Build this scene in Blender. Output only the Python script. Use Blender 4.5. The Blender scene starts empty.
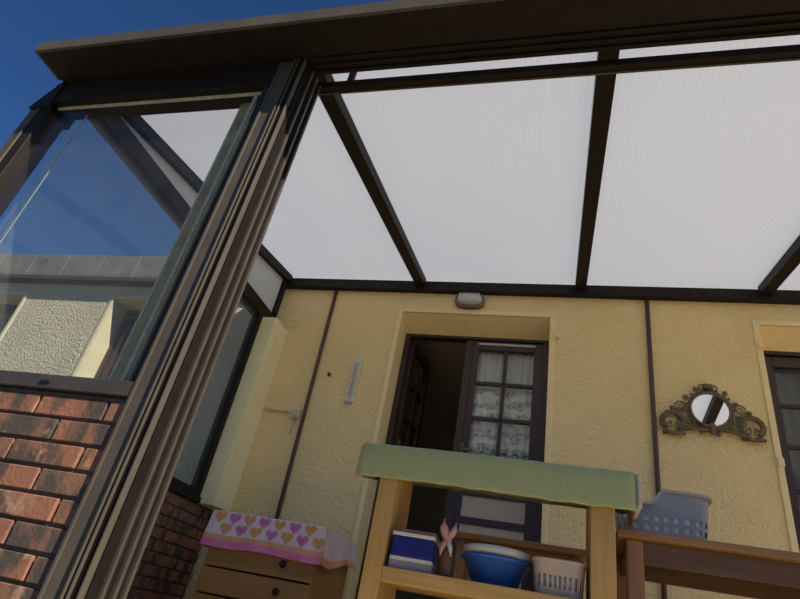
import bpy, bmesh, math, random
from mathutils import Vector, Matrix
random.seed(7)
C = bpy.context.scene.collection
H = 0.2            # lens height over the veranda floor; all coordinates below are measured from the lens
PI = math.pi

# ------------------------------------------------------------------ materials
def nt(name):
    m = bpy.data.materials.new(name); m.use_nodes = True
    t = m.node_tree; t.nodes.clear()
    o = t.nodes.new('ShaderNodeOutputMaterial')
    return m, t, o
def N(t, k, **kw):
    n = t.nodes.new('ShaderNode' + k)
    for a, v in kw.items():
        if a.startswith('i_'): n.inputs[a[2:].replace('_', ' ')].default_value = v
        else: setattr(n, a, v)
    return n
def coords(t, scale=(1, 1, 1), kind='Object'):
    c = N(t, 'TexCoord'); mp = N(t, 'Mapping'); mp.inputs['Scale'].default_value = scale
    t.links.new(c.outputs[kind], mp.inputs['Vector']); return mp.outputs['Vector']
def mixcol(t, fac, a, b):
    m = N(t, 'Mix', data_type='RGBA')
    t.links.new(fac, m.inputs['Factor'])
    for s, v in (('A', a), ('B', b)):
        sock = [i for i in m.inputs if i.name == s and i.type == 'RGBA'][0]
        if isinstance(v, tuple): sock.default_value = (*v, 1)
        else: t.links.new(v, sock)
    return [o for o in m.outputs if o.type == 'RGBA'][0]
def ramp(t, fac, a, b):
    r = N(t, 'MapRange'); r.inputs['From Min'].default_value = a; r.inputs['From Max'].default_value = b
    t.links.new(fac, r.inputs['Value']); return r.outputs['Result']
def simple(name, a, b=None, rough=.5, scale=12, stretch=(1, 1, 1), bump=0, bscale=60, metal=0, spec=.5, detail=4, sheen=0, bdist=.01):
    m, t, o = nt(name); p = N(t, 'BsdfPrincipled')
    p.inputs['Roughness'].default_value = rough; p.inputs['Metallic'].default_value = metal
    p.inputs['Specular IOR Level'].default_value = spec
    if sheen: p.inputs['Sheen Weight'].default_value = sheen
    v = coords(t, stretch)
    n = N(t, 'TexNoise'); n.inputs['Scale'].default_value = scale; n.inputs['Detail'].default_value = detail
    t.links.new(v, n.inputs['Vector'])
    b = b or tuple(x * .85 for x in a)
    t.links.new(mixcol(t, ramp(t, n.outputs['Fac'], .35, .65), a, b), p.inputs['Base Color'])
    if bump:
        k = N(t, 'TexNoise'); k.inputs['Scale'].default_value = bscale; k.inputs['Detail'].default_value = 3
        t.links.new(v, k.inputs['Vector'])
        bp = N(t, 'Bump'); bp.inputs['Strength'].default_value = bump; bp.inputs['Distance'].default_value = bdist
        t.links.new(k.outputs['Fac'], bp.inputs['Height']); t.links.new(bp.outputs['Normal'], p.inputs['Normal'])
    t.links.new(p.outputs['BSDF'], o.inputs['Surface']); return m

def glass_mat(name, tint=(.93, .96, .95), r0=.022, dirt=.0):
    """thin window glass: clear with a Fresnel mirror reflection, plus a little dust"""
    m, t, o = nt(name)
    tr = N(t, 'BsdfTransparent'); tr.inputs['Color'].default_value = (*tint, 1)
    gl = N(t, 'BsdfGlossy'); gl.inputs['Roughness'].default_value = .0
    lw = N(t, 'LayerWeight'); lw.inputs['Blend'].default_value = .5
    pw = N(t, 'Math', operation='POWER'); pw.inputs[1].default_value = 5; t.links.new(lw.outputs['Facing'], pw.inputs[0])
    fr = N(t, 'Math', operation='MULTIPLY_ADD'); fr.inputs[1].default_value = .55; fr.inputs[2].default_value = r0; t.links.new(pw.outputs[0], fr.inputs[0])
    mx = N(t, 'MixShader'); t.links.new(fr.outputs[0], mx.inputs[0])
    t.links.new(tr.outputs[0], mx.inputs[1]); t.links.new(gl.outputs[0], mx.inputs[2])
    last = mx.outputs[0]
    if dirt:
        df = N(t, 'BsdfDiffuse'); df.inputs['Color'].default_value = (.6, .62, .6, 1)
        n = N(t, 'TexNoise'); n.inputs['Scale'].default_value = 5; n.inputs['Detail'].default_value = 6
        t.links.new(coords(t), n.inputs['Vector'])
        mm = N(t, 'MapRange'); mm.inputs['From Min'].default_value = .35; mm.inputs['From Max'].default_value = .75
        mm.inputs['To Min'].default_value = dirt * .5; mm.inputs['To Max'].default_value = dirt * 1.4
        t.links.new(n.outputs['Fac'], mm.inputs['Value'])
        m2 = N(t, 'MixShader'); t.links.new(mm.outputs[0], m2.inputs[0])
        t.links.new(last, m2.inputs[1]); t.links.new(df.outputs[0], m2.inputs[2]); last = m2.outputs[0]
    t.links.new(last, o.inputs['Surface']); return m

def poly_mat(name, trans=(.49, .535, .605)):
    """opal polycarbonate with fine flutes running down the slope"""
    m, t, o = nt(name)
    v = coords(t)
    w = N(t, 'TexWave', wave_type='BANDS', bands_direction='X'); w.inputs['Scale'].default_value = 10.5
    w.inputs['Distortion'].default_value = 0
    t.links.new(v, w.inputs['Vector'])
    n = N(t, 'TexNoise'); n.inputs['Scale'].default_value = 2.2; n.inputs['Detail'].default_value = 5
    t.links.new(v, n.inputs['Vector'])
    c1 = mixcol(t, w.outputs['Fac'], trans, tuple(x * .86 for x in trans))
    c2 = mixcol(t, ramp(t, n.outputs['Fac'], .2, .9), c1, tuple(x * .9 for x in trans))
    tl = N(t, 'BsdfTranslucent'); t.links.new(c2, tl.inputs['Color'])
    df = N(t, 'BsdfDiffuse'); df.inputs['Color'].default_value = (.88, .88, .88, 1)
    mx = N(t, 'MixShader'); mx.inputs[0].default_value = .45
    t.links.new(tl.outputs[0], mx.inputs[1]); t.links.new(df.outputs[0], mx.inputs[2])
    g = N(t, 'BsdfGlossy'); g.inputs['Roughness'].default_value = .25
    m2 = N(t, 'MixShader'); m2.inputs[0].default_value = .03
    t.links.new(mx.outputs[0], m2.inputs[1]); t.links.new(g.outputs[0], m2.inputs[2])
    t.links.new(m2.outputs[0], o.inputs['Surface']); return m
def clear_mat(name):
    m, t, o = nt(name); tr = N(t, 'BsdfTransparent'); tr.inputs['Color'].default_value = (.97, .97, .98, 1)
    gl = N(t, 'BsdfGlossy'); gl.inputs['Roughness'].default_value = .1
    mx = N(t, 'MixShader'); mx.inputs[0].default_value = .04
    t.links.new(tr.outputs[0], mx.inputs[1]); t.links.new(gl.outputs[0], mx.inputs[2])
    t.links.new(mx.outputs[0], o.inputs['Surface']); return m

def render_mat(name, a, b, bump=.85):
    """trowelled roughcast"""
    m, t, o = nt(name); p = N(t, 'BsdfPrincipled'); p.inputs['Roughness'].default_value = .85
    p.inputs['Specular IOR Level'].default_value = .2
    v = coords(t)
    n = N(t, 'TexNoise'); n.inputs['Scale'].default_value = 3; n.inputs['Detail'].default_value = 6
    t.links.new(v, n.inputs['Vector'])
    t.links.new(mixcol(t, ramp(t, n.outputs['Fac'], .3, .7), a, b), p.inputs['Base Color'])
    k = N(t, 'TexNoise'); k.inputs['Scale'].default_value = 1; k.inputs['Detail'].default_value = 2.5
    k.inputs['Distortion'].default_value = 1.2
    t.links.new(coords(t, (26, 26, 34)), k.inputs['Vector'])
    k2 = N(t, 'TexNoise'); k2.inputs['Scale'].default_value = 90; t.links.new(v, k2.inputs['Vector'])
    ad = N(t, 'Math', operation='MULTIPLY_ADD'); ad.inputs[1].default_value = .25
    t.links.new(k2.outputs['Fac'], ad.inputs[0]); t.links.new(k.outputs['Fac'], ad.inputs[2])
    bp = N(t, 'Bump'); bp.inputs['Strength'].default_value = bump; bp.inputs['Distance'].default_value = .02
    t.links.new(ad.outputs[0], bp.inputs['Height']); t.links.new(bp.outputs['Normal'], p.inputs['Normal'])
    t.links.new(p.outputs['BSDF'], o.inputs['Surface']); return m

def brick_mat(name):
    """clay facing brick: each brick its own tone (mesh attribute), smoked dark patches"""
    m, t, o = nt(name); p = N(t, 'BsdfPrincipled'); p.inputs['Roughness'].default_value = .8
    at = N(t, 'Attribute'); at.attribute_name = 'tone'
    sp = N(t, 'SeparateColor'); t.links.new(at.outputs['Color'], sp.inputs[0])
    v = coords(t)
    base = mixcol(t, sp.outputs[0], (.27, .115, .065), (.19, .095, .06))
    # each brick shifts the noise so that patches stop at the joints
    sc = N(t, 'VectorMath', operation='SCALE'); sc.inputs['Scale'].default_value = 40
    t.links.new(at.outputs['Color'], sc.inputs[0])
    av = N(t, 'VectorMath', operation='ADD'); t.links.new(v, av.inputs[0]); t.links.new(sc.outputs[0], av.inputs[1])
    n = N(t, 'TexNoise'); n.inputs['Scale'].default_value = 11; n.inputs['Detail'].default_value = 5
    st = N(t, 'Mapping'); st.inputs['Scale'].default_value = (1, 1, .35); t.links.new(av.outputs[0], st.inputs['Vector'])
    t.links.new(st.outputs[0], n.inputs['Vector'])
    ma = N(t, 'Math', operation='MULTIPLY_ADD'); ma.inputs[1].default_value = .09; t.links.new(sp.outputs[1], ma.inputs[0])
    t.links.new(n.outputs['Fac'], ma.inputs[2])
    c1 = mixcol(t, ramp(t, ma.outputs[0], .49, .61), base, (.07, .052, .040))
    n2 = N(t, 'TexNoise'); n2.inputs['Scale'].default_value = 17; n2.inputs['Detail'].default_value = 2
    t.links.new(av.outputs[0], n2.inputs['Vector'])
    c2 = mixcol(t, ramp(t, n2.outputs['Fac'], .62, .75), c1, (.36, .21, .13))
    t.links.new(c2, p.inputs['Base Color'])
    k = N(t, 'TexNoise'); k.inputs['Scale'].default_value = 70; t.links.new(v, k.inputs['Vector'])
    bp = N(t, 'Bump'); bp.inputs['Strength'].default_value = .4; bp.inputs['Distance'].default_value = .006
    t.links.new(k.outputs['Fac'], bp.inputs['Height']); t.links.new(bp.outputs['Normal'], p.inputs['Normal'])
    t.links.new(p.outputs['BSDF'], o.inputs['Surface']); return m

def lace_mat(name):
    m, t, o = nt(name)
    v = coords(t)
    k = N(t, 'TexVoronoi', feature='DISTANCE_TO_EDGE'); k.inputs['Scale'].default_value = 26
    t.links.new(v, k.inputs['Vector'])
    w = N(t, 'TexWave', bands_direction='Z'); w.inputs['Scale'].default_value = 2.3; w.inputs['Distortion'].default_value = 5
    w.inputs['Detail'].default_value = 2; w.inputs['Detail Scale'].default_value = 5
    t.links.new(v, w.inputs['Vector'])
    mu = N(t, 'Math', operation='MULTIPLY'); t.links.new(ramp(t, k.outputs['Distance'], .0, .12), mu.inputs[0]); t.links.new(w.outputs['Fac'], mu.inputs[1])
    df = N(t, 'BsdfDiffuse')
    t.links.new(mixcol(t, mu.outputs[0], (.82, .82, .78), (.45, .45, .42)), df.inputs['Color'])
    tr = N(t, 'BsdfTransparent'); mx = N(t, 'MixShader')
    f = N(t, 'Math', operation='MULTIPLY'); f.inputs[1].default_value = .3; t.links.new(mu.outputs[0], f.inputs[0])
    t.links.new(f.outputs[0], mx.inputs[0]); t.links.new(df.outputs[0], mx.inputs[1]); t.links.new(tr.outputs[0], mx.inputs[2])
    t.links.new(mx.outputs[0], o.inputs['Surface']); return m

M = dict(
    metal=simple('brown_aluminium', (.092, .074, .055), (.070, .057, .043), rough=.5, scale=6, spec=.35),
    sash=simple('brown_sash', (.060, .050, .038), (.048, .040, .031), rough=.4),
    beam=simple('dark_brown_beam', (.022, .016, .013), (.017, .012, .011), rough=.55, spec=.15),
    groove=simple('maroon_brown_groove', (.014, .009, .007), (.010, .007, .006), rough=.7, spec=.1),
    greyedge=simple('grey_glass_edge', (.30, .32, .31), rough=.5), ecream=simple('outdoor_cream_paint', (.60, .55, .40), (.54, .49, .35), rough=.8),
    olive=simple('olive_aluminium', (.40, .34, .17), (.28, .24, .12), rough=.7, spec=.2),
    seal=simple('black_rubber_seal', (.012, .012, .012), rough=.7),
    brush=simple('pale_brush_seal', (.66, .63, .50), (.5, .47, .36), rough=.8, scale=30),
    glass=glass_mat('window_glass', (.955, .96, .945), dirt=.012),
    dusty=glass_mat('dusty_glass', (.93, .935, .91), dirt=.05),
    pane=glass_mat('door_pane_glass', (.96, .97, .97)),
    poly=poly_mat('opal_polycarbonate'), opal=poly_mat('white_polycarbonate', (.92, .92, .9)), skin=clear_mat('clear_polycarbonate_skin'),
    yellow=render_mat('yellow_roughcast', (.92, .715, .375), (.87, .665, .33)),
    yellow_s=simple('yellow_smooth_plaster', (.92, .735, .395), (.88, .69, .355), rough=.8, bump=.15),
    cream=render_mat('cream_roughcast', (.56, .52, .41), (.49, .455, .35), bump=.9),
    cream_s=simple('cream_paint', (.92, .82, .50), (.88, .78, .45), rough=.75, bump=.1),
    brick=brick_mat('clay_brick'), mortar=simple('grey_mortar', (.13, .115, .10), (.085, .075, .065), rough=.95, scale=20, bump=.4),
    tile=simple('floor_tile', (.62, .50, .34), (.55, .44, .29), rough=.5, scale=3),
    terrace=simple('terrace_concrete', (.18, .16, .115), (.14, .125, .09), rough=.9, scale=2, bump=.2),
    darkwood=simple('dark_stained_wood', (.050, .024, .020), (.035, .017, .015), rough=.4, scale=5, stretch=(8, 8, .8)),
    pine=simple('pine_wood', (.55, .345, .115), (.46, .275, .085), rough=.55, scale=4, stretch=(9, 9, .8), bump=.08),
    pinex=simple('pine_board', (.55, .345, .115), (.46, .275, .085), rough=.55, scale=4, stretch=(.8, 9, 9), bump=.08),
    table=simple('brown_table_wood', (.33, .175, .06), (.26, .13, .045), rough=.45, scale=4, stretch=(.8, 9, 9)),
    tablez=simple('brown_leg_wood', (.33, .17, .075), (.25, .125, .055), rough=.45, scale=4, stretch=(9, 9, .8)),
    apron=simple('shaded_brown_apron', (.15, .075, .032), (.11, .055, .024), rough=.5, scale=4, stretch=(.8, 9, 9)),  # brown table wood with the shade under the top put into its colour
    chest=simple('honey_chest_wood', (.42, .235, .085), (.35, .19, .065), rough=.5, scale=4, stretch=(.8, 9, 9)),
    towel=simple('green_terry', (.46, .51, .235), (.37, .425, .19), rough=.95, scale=160, bump=1, bscale=210, sheen=.4, bdist=.006),
    hem=simple('pale_pink_border', (.68, .52, .48), (.5, .42, .38), rough=.9, scale=40),
    cloth=simple('white_oilcloth', (.80, .70, .72), (.76, .60, .66), rough=.35),
    heart_o=simple('orange_print', (.70, .33, .06), (.62, .40, .16), rough=.35, scale=30),
    heart_m=simple('magenta_print', (.62, .12, .42), (.55, .25, .5), rough=.35, scale=30),
    band_o=simple('peach_band', (.78, .36, .17), (.72, .42, .26), rough=.35, scale=20),
    band_m=simple('pink_band', (.78, .15, .36), (.70, .28, .48), rough=.35, scale=20),
    knob=simple('dark_knob', (.02, .014, .012), rough=.35),
    basket=simple('lilac_grey_plastic', (.43, .405, .40), (.40, .375, .37), rough=.4),
    linen=simple('white_linen', (.93, .93, .92), (.89, .89, .88), rough=.9, bump=.4, bscale=30),
    blue=simple('navy_card', (.006, .012, .17), (.005, .01, .14), rough=.5),
    white=simple('white_card', (.66, .63, .58), (.6, .57, .52), rough=.6),
    greycard=simple('grey_card', (.34, .31, .31), rough=.7), browncard=simple('brown_card', (.36, .21, .12), rough=.6),
    pink=simple('pink_fabric', (.55, .27, .24), (.62, .36, .32), rough=.85, scale=20),
    amber=simple('brown_glazed_clay', (.26, .12, .035), (.2, .09, .03), rough=.35),
    bowl=simple('blue_plastic', (.035, .13, .48), (.03, .115, .42), rough=.35),
    tub=simple('white_plastic', (.62, .62, .55), (.58, .58, .51), rough=.4),
    pbasket=simple('beige_plastic', (.55, .44, .34), (.5, .4, .31), rough=.45),
    stuff=simple('grey_blue_mix', (.30, .34, .42), (.62, .58, .52), rough=.8, scale=35),
    iron=simple('aged_bronze', (.10, .075, .042), (.20, .145, .08), rough=.5, scale=40, metal=.3),
    lampshade=simple('frosted_lamp_glass', (.62, .62, .63), (.55, .55, .57), rough=.35, bump=.3, bscale=90),
    lamprim=simple('brown_lamp_rim', (.22, .155, .11), rough=.5),
    trunk=simple('brown_trunking', (.085, .045, .035), rough=.5),
    plastic=simple('cream_plastic', (.62, .54, .36), rough=.5),
    thermo=simple('white_thermometer', (.72, .69, .62), (.66, .63, .56), rough=.5), ink=simple('grey_print', (.40, .37, .34), rough=.6),
    red=simple('grey_spirit', (.46, .43, .40), rough=.3),
    inner=simple('dim_room_paint', (.80, .72, .61), (.74, .66, .55), rough=.9), innerfloor=simple('room_floor', (.25, .17, .11), rough=.6),
    slate=simple('grey_slate', (.17, .17, .165), (.12, .12, .118), rough=.8, scale=8), soffit=simple('dark_eaves_board', (.045, .042, .036), rough=.8),
    added_hedge=simple('hedge_leaf', (.05, .085, .03), (.025, .05, .018), rough=.8, scale=9, bump=1, bscale=14),
    panel=simple('beige_door_panel', (.50, .43, .33), (.45, .38, .29), rough=.6),
    greynet=simple('grey_curtain', (.20, .20, .205), (.16, .16, .165), rough=.9),
    lace=lace_mat('lace_curtain'), netting=simple('plain_curtain', (.62, .62, .60), (.56, .56, .54), rough=.9, scale=6, stretch=(10, 1, 1)),
)
def mirror_mat():
    m, t, o = nt('silvered_mirror'); g = N(t, 'BsdfGlossy'); g.inputs['Roughness'].default_value = .01
    g.inputs['Color'].default_value = (.95, .95, .95, 1); t.links.new(g.outputs[0], o.inputs['Surface']); return m
M['mirror'] = mirror_mat()

# ------------------------------------------------------------------ mesh helpers (lens coordinates)
class MB:
    def __init__(s): s.b = bmesh.new(); s.mi = 0
    def _tag(s, before):
        for f in s.b.faces:
            if f not in before: f.material_index = s.mi
    def quad(s, *ps):
        f = s.b.faces.new([s.b.verts.new(p) for p in ps]); f.material_index = s.mi; return f
    def box(s, x0, x1, y0, y1, z0, z1, bev=0, seg=2, tf=None):
        vs = [s.b.verts.new(Vector(p)) for p in ((x0, y0, z0), (x1, y0, z0), (x1, y1, z0), (x0, y1, z0), (x0, y0, z1), (x1, y0, z1), (x1, y1, z1), (x0, y1, z1))]
        fs = [s.b.faces.new([vs[i] for i in q]) for q in ((3, 2, 1, 0), (4, 5, 6, 7), (0, 1, 5, 4), (1, 2, 6, 5), (2, 3, 7, 6), (3, 0, 4, 7))]
        for f in fs: f.material_index = s.mi
        if tf:
            for v in vs: v.co = tf @ v.co
        if bev:
            es = list({e for f in fs for e in f.edges})
            bmesh.ops.bevel(s.b, geom=es, offset=bev, segments=seg, profile=.5, affect='EDGES', material=s.mi, clamp_overlap=True)
        return s
    def prism(s, pts, axis, a, b):
        """extrude a closed outline along an axis; pts are the two remaining coordinates in order"""
        def P(p, h):
            return {'x': (h, p[0], p[1]), 'y': (p[0], h, p[1]), 'z': (p[0], p[1], h)}[axis]
        A = [s.b.verts.new(P(p, a)) for p in pts]; B = [s.b.verts.new(P(p, b)) for p in pts]
        n = len(pts); fs = [s.b.faces.new(A), s.b.faces.new(B[::-1])]
        for i in range(n): fs.append(s.b.faces.new((A[i], B[i], B[(i + 1) % n], A[(i + 1) % n])))
        for f in fs: f.material_index = s.mi
        return s
    def tube(s, pts, r, n=10, closed=False, cap=True):
        pts = [Vector(p) for p in pts]; rs = r if isinstance(r, (list, tuple)) else [r] * len(pts)
        rings = []; up = Vector((0, 0, 1)); L = len(pts)
        prev = None
        for i, p in enumerate(pts):
            a = pts[i - 1] if (i or closed) else p; b = pts[(i + 1) % L] if (i < L - 1 or closed) else p
            d = (b - a).normalized()
            if prev is None:
                u = d.cross(up)
                if u.length < .05: u = d.cross(Vector((0, 1, 0)))
                u.normalize()
            else:
                u = prev - d * prev.dot(d); u.normalize()
            prev = u; w = d.cross(u)
            rings.append([s.b.verts.new(p + (u * math.cos(k * 2 * PI / n) + w * math.sin(k * 2 * PI / n)) * rs[i]) for k in range(n)])
        for i in range(L if closed else L - 1):
            A, B = rings[i], rings[(i + 1) % L]
            for k in range(n):
                f = s.b.faces.new((A[k], A[(k + 1) % n], B[(k + 1) % n], B[k])); f.smooth = True; f.material_index = s.mi
        if cap and not closed:
            for R in (rings[0], rings[-1]):
                f = s.b.faces.new(R); f.material_index = s.mi
        return s
    def lathe(s, prof, c, n=40, sx=1, sy=1, power=2, ang=0):
        """turn (r, z) pairs about the vertical through c; power > 2 squares the plan"""
        rings = []
        for r, z in prof:
            ring = []
            for k in range(n):
                a = k * 2 * PI / n; ca, sa = math.cos(a), math.sin(a)
                q = (abs(ca) ** power + abs(sa) ** power) ** (-1 / power)
                x, y = ca * q * r * sx, sa * q * r * sy
                ring.append(s.b.verts.new((c[0] + x * math.cos(ang) - y * math.sin(ang), c[1] + x * math.sin(ang) + y * math.cos(ang), c[2] + z)))
            rings.append(ring)
        for A, B in zip(rings, rings[1:]):
            for k in range(n):
                f = s.b.faces.new((A[k], A[(k + 1) % n], B[(k + 1) % n], B[k])); f.smooth = True; f.material_index = s.mi
        for R in (rings[0], rings[-1]):
            if (R[0].co - R[n // 2].co).length > 1e-5:
                f = s.b.faces.new(R); f.material_index = s.mi
        return s
    def ball(s, c, r, sc=(1, 1, 1), seg=16):
        before = set(s.b.faces)
        bmesh.ops.create_uvsphere(s.b, u_segments=seg, v_segments=seg // 2 + 2, radius=r, matrix=Matrix.Translation(c) @ Matrix.Diagonal((*sc, 1)))
        for f in s.b.faces:
            if f not in before: f.material_index = s.mi; f.smooth = True
        return s
    def build(s, name, mats, parent=None, base=None):
        mats = mats if isinstance(mats, (list, tuple)) else [mats]
        bmesh.ops.recalc_face_normals(s.b, faces=s.b.faces)
        if parent is not None: org = parent_org(parent)
        elif base is not None: org = Vector(base)
        else:
            co = [v.co for v in s.b.verts]
            org = Vector(((min(c.x for c in co) + max(c.x for c in co)) / 2, (min(c.y for c in co) + max(c.y for c in co)) / 2, min(c.z for c in co)))
        for v in s.b.verts: v.co -= org
        me = bpy.data.meshes.new(name); s.b.to_mesh(me); s.b.free()
        for m in mats: me.materials.append(M[m])
        o = bpy.data.objects.new(name, me); C.objects.link(o)
        if parent is not None: o.parent = parent; o['_o'] = 0
        else: o.location = org + Vector((0, 0, H))
        ORG[o.name] = org
        if '_o' in o: del o['_o']
        return o
ORG = {}
def parent_org(p): return ORG[p.name]
def tag(o, label, cat, group=None):
    o['label'] = label; o['category'] = cat
    if group: o['group'] = group
    return o
def struct(o): o['kind'] = 'structure'; return o
def root(name, base):
    o = bpy.data.objects.new(name, None); o.empty_display_size = .1; C.objects.link(o)
    o.location = Vector(base) + Vector((0, 0, H)); ORG[o.name] = Vector(base); return o
def bx(*a, **k): return MB().box(*a, **k)

FL = -H            # floor level
XL = -2.65         # left side of the veranda
YF, YW = 1.5, 4.3  # front track line, house wall
SL = .165          # roof pitch
def zroof(y): return 2.835 - SL * (YW - y)     # underside of the rafters

# ------------------------------------------------------------------ ground and floors
struct(bx(-2.6, 6, 1.55, 4.3, FL - .1, FL).build('floor', 'tile'))
struct(bx(-30, 30, -30, 14, FL - .3, FL - .101).build('ground', 'terrace'))

# ------------------------------------------------------------------ house wall with its openings
WT = .32
def wall_with_holes(x0, x1, z0, z1, holes, y=YW, th=WT):
    xs = sorted({x0, x1} | {v for h in holes for v in h[:2]}); zs = sorted({z0, z1} | {v for h in holes for v in h[2:]})
    m = MB()
    def hole(a, b, c, d): return any(h[0] <= a and b <= h[1] and h[2] <= c and d <= h[3] for h in holes)
    for a, b in zip(xs, xs[1:]):
        for c, d in zip(zs, zs[1:]):
            if hole(a, b, c, d): continue
            m.quad((a, y, c), (b, y, c), (b, y, d), (a, y, d)); m.quad((a, y + th, c), (a, y + th, d), (b, y + th, d), (b, y + th, c))
    for a, b, c, d in holes:
        m.mi = 1
        m.quad((a, y, c), (a, y + th, c), (a, y + th, d), (a, y, d)); m.quad((b, y, c), (b, y, d), (b, y + th, d), (b, y + th, c))
        m.quad((a, y, d), (a, y + th, d), (b, y + th, d), (b, y, d)); m.quad((a, y, c), (b, y, c), (b, y + th, c), (a, y + th, c))
        m.mi = 0
    m.quad((x0, y, z0), (x0, y + th, z0), (x0, y + th, z1), (x0, y, z1)); m.quad((x1, y, z0), (x1, y, z1), (x1, y + th, z1), (x1, y + th, z0))
    m.quad((x0, y, z1), (x0, y + th, z1), (x1, y + th, z1), (x1, y, z1))
    return m
OP = [(-1.39, -.062, .0, 2.563), (1.53, 2.86, .0, 2.575)]
wb = struct(wall_with_holes(XL - .02, 6, FL - .1, 2.98, OP).build('wall_back', ['yellow', 'yellow_s']))
def surround(h, parent, mat, w=.045, t=.012):
    a, b, c, d = h; m = MB()
    m.box(a - w, a, YW - t, YW + .01, c - .0, d + w, bev=.006); m.box(b, b + w, YW - t, YW + .01, c, d + w, bev=.006)
    m.box(a, b, YW - t, YW + .01, d, d + w, bev=.006)
    m.build('plaster_surround', mat, parent)
    bx(a - .0, b + .0, YW - .05, YW + .2, c - .08, c, bev=.008).build('stone_sill', mat, parent)
for h in OP: surround(h, wb, 'yellow_s')
LO = [(-4.68, -3.35, .5, 2.58), (-7.28, -5.95, .5, 2.58)]
we = struct(wall_with_holes(-11, XL - .02, FL - .1, 2.98, LO).build('wall_exterior', ['cream', 'ecream']))
for h in LO: surround(h, we, 'ecream')
for a, b, c, d in OP:
    MB().prism([(YW + .005, d + .001), (YW + .22, d - .105), (YW + .22, d + .001)], 'x', a, b).build('sloped_lintel', 'yellow_s', wb)
# small fixings left in the plaster of the first doorway
MB().ball((-.80, YW + .05, 2.532), .014).build('screw_cap', 'white', wb)
m = MB()
for x in (.0, 1.515): m.box(x - .02, x + .02, YW - .035, YW + .005, 2.36, 2.40, bev=.004)
m.box(1.49, 1.53, YW - .035, YW + .005, 1.44, 1.50, bev=.004)
m.build('shutter_hinge', 'yellow_s', wb)

# rooms behind the openings
struct(bx(-11, 6, 4.62, 8.0, -.04, .0).build('floor_interior', 'innerfloor'))
struct(bx(-11, 6, 4.62, 8.0, 2.72, 2.76).build('ceiling_interior', 'inner'))
struct(bx(-11, 6, 8.0, 8.1, -.04, 2.76).build('wall_interior', 'inner'))
m = MB()
for x in (-9, -2.6, .8, 5.9): m.box(x, x + .1, 4.62, 8.0, .0, 2.72)
struct(m.build('wall_partition', 'inner'))

# eaves of the house beyond the veranda
m = MB(); m.box(-11, XL - .1, 4.185, YW, 2.745, 2.80, bev=.006)
struct(m.build('trim_1', 'soffit'))
m = MB(); rnd = random.Random(12)
x = -11.0
while x < XL - .2:
    m.box(x, min(x + .494, XL - .1), 4.20, 4.29, 2.80, 3.10 + rnd.uniform(-.004, .004), bev=.008); x += .5
struct(m.build('trim_2', 'slate'))
m = MB()
m.prism([(4.25, 3.02), (4.25, 3.09), (8.2, 4.7), (8.2, 4.6)], 'x', -11, XL - .1)
m.prism([(4.42, 3.03), (4.42, 3.10), (8.2, 4.6), (8.2, 4.5)], 'x', XL - .1, 6)
struct(m.build('roof_house', 'slate'))

# ------------------------------------------------------------------ French doors of the house
def door_leaf(parent, name, w, z0, z1, tf, glass='pane', rows=4, low=1.0, curtain=None):
    """one glazed leaf in its own frame: x 0..w, y -.02..+.02; tf places it"""
    st = .085; tp = .09
    lf = MB()
    lf.box(0, st, -.022, .022, z0, z1, bev=.005, tf=tf); lf.box(w - st, w, -.022, .022, z0, z1, bev=.005, tf=tf)
    lf.box(st, w - st, -.022, .022, z1 - tp, z1, bev=.004, tf=tf); lf.box(st, w - st, -.022, .022, z0, z0 + .12, bev=.004, tf=tf)
    lf.box(st, w - st, -.022, .022, low - .05, low, bev=.004, tf=tf); lf.box(st, w - st, -.022, .022, .825, .88, bev=.004, tf=tf)
    o = lf.build(name, 'darkwood', parent)
    mu = MB(); gh = .325; zs = [z1 - tp - gh * k for k in range(rows)] + [low]
    mu.box(w / 2 - .016, w / 2 + .016, -.018, .018, low, z1 - tp, bev=.004, tf=tf)
    for k in range(1, rows): mu.box(st, w - st, -.018, .018, zs[k] - .016, zs[k] + .016, bev=.004, tf=tf)
    mu.build('glazing_bar', 'darkwood', o)
    for k in range(rows):
        for a, b in ((st, w / 2 - .016), (w / 2 + .016, w - st)):
            bx(a - .004, b + .004, -.003, .003, zs[k + 1] + .012, zs[k] - .012, tf=tf).build('glass_pane', glass, o)
    bx(st - .005, w - st + .005, -.010, .010, z0 + .115, .83, bev=.003, tf=tf).build('lower_panel', 'panel', o)
    bx(st - .005, w - st + .005, -.010, .010, .875, low - .045, bev=.003, tf=tf).build('middle_panel', 'panel', o)
    hd = MB(); hd.box(.025, .05, -.04, -.022, 1.30, 1.46, bev=.004, tf=tf); hd.box(.03, .045, -.065, -.04, 1.38, 1.40, bev=.004, tf=tf); hd.box(.03, .14, -.078, -.062, 1.38, 1.40, bev=.005, tf=tf)
    return o, hd
YD = 4.56
def frame(parent, a, b, c, d, mat='darkwood'):
    m = MB(); t = .045
    m.box(a, a + t, YD - .04, YD + .05, c, d, bev=.004); m.box(b - t, b, YD - .04, YD + .05, c, d, bev=.004)
    m.box(a + t, b - t, YD - .04, YD + .05, d - t, d, bev=.004); m.box(a + t, b - t, YD - .04, YD + .05, c, c + t, bev=.004)
    return m.build('door_frame', mat, parent)
d1 = struct(root('door_1', (-.73, YD, .0)))
frame(d1, -1.385, -.067, .005, 2.478)
o, hd = door_leaf(d1, 'closed_leaf', .66, .05, 2.428, Matrix.Translation((-.765, YD, 0)), rows=4, low=1.09)
hd.build('door_handle', 'iron', o)
bx(-.80, -.735, YD - .036, YD - .022, .06, 2.423, bev=.005).build('meeting_stile', 'darkwood', o)
bx(-.69, -.18, YD - .028, YD - .02, 2.388, 2.408, bev=.003).build('pale_strip', 'white', o)
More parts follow.
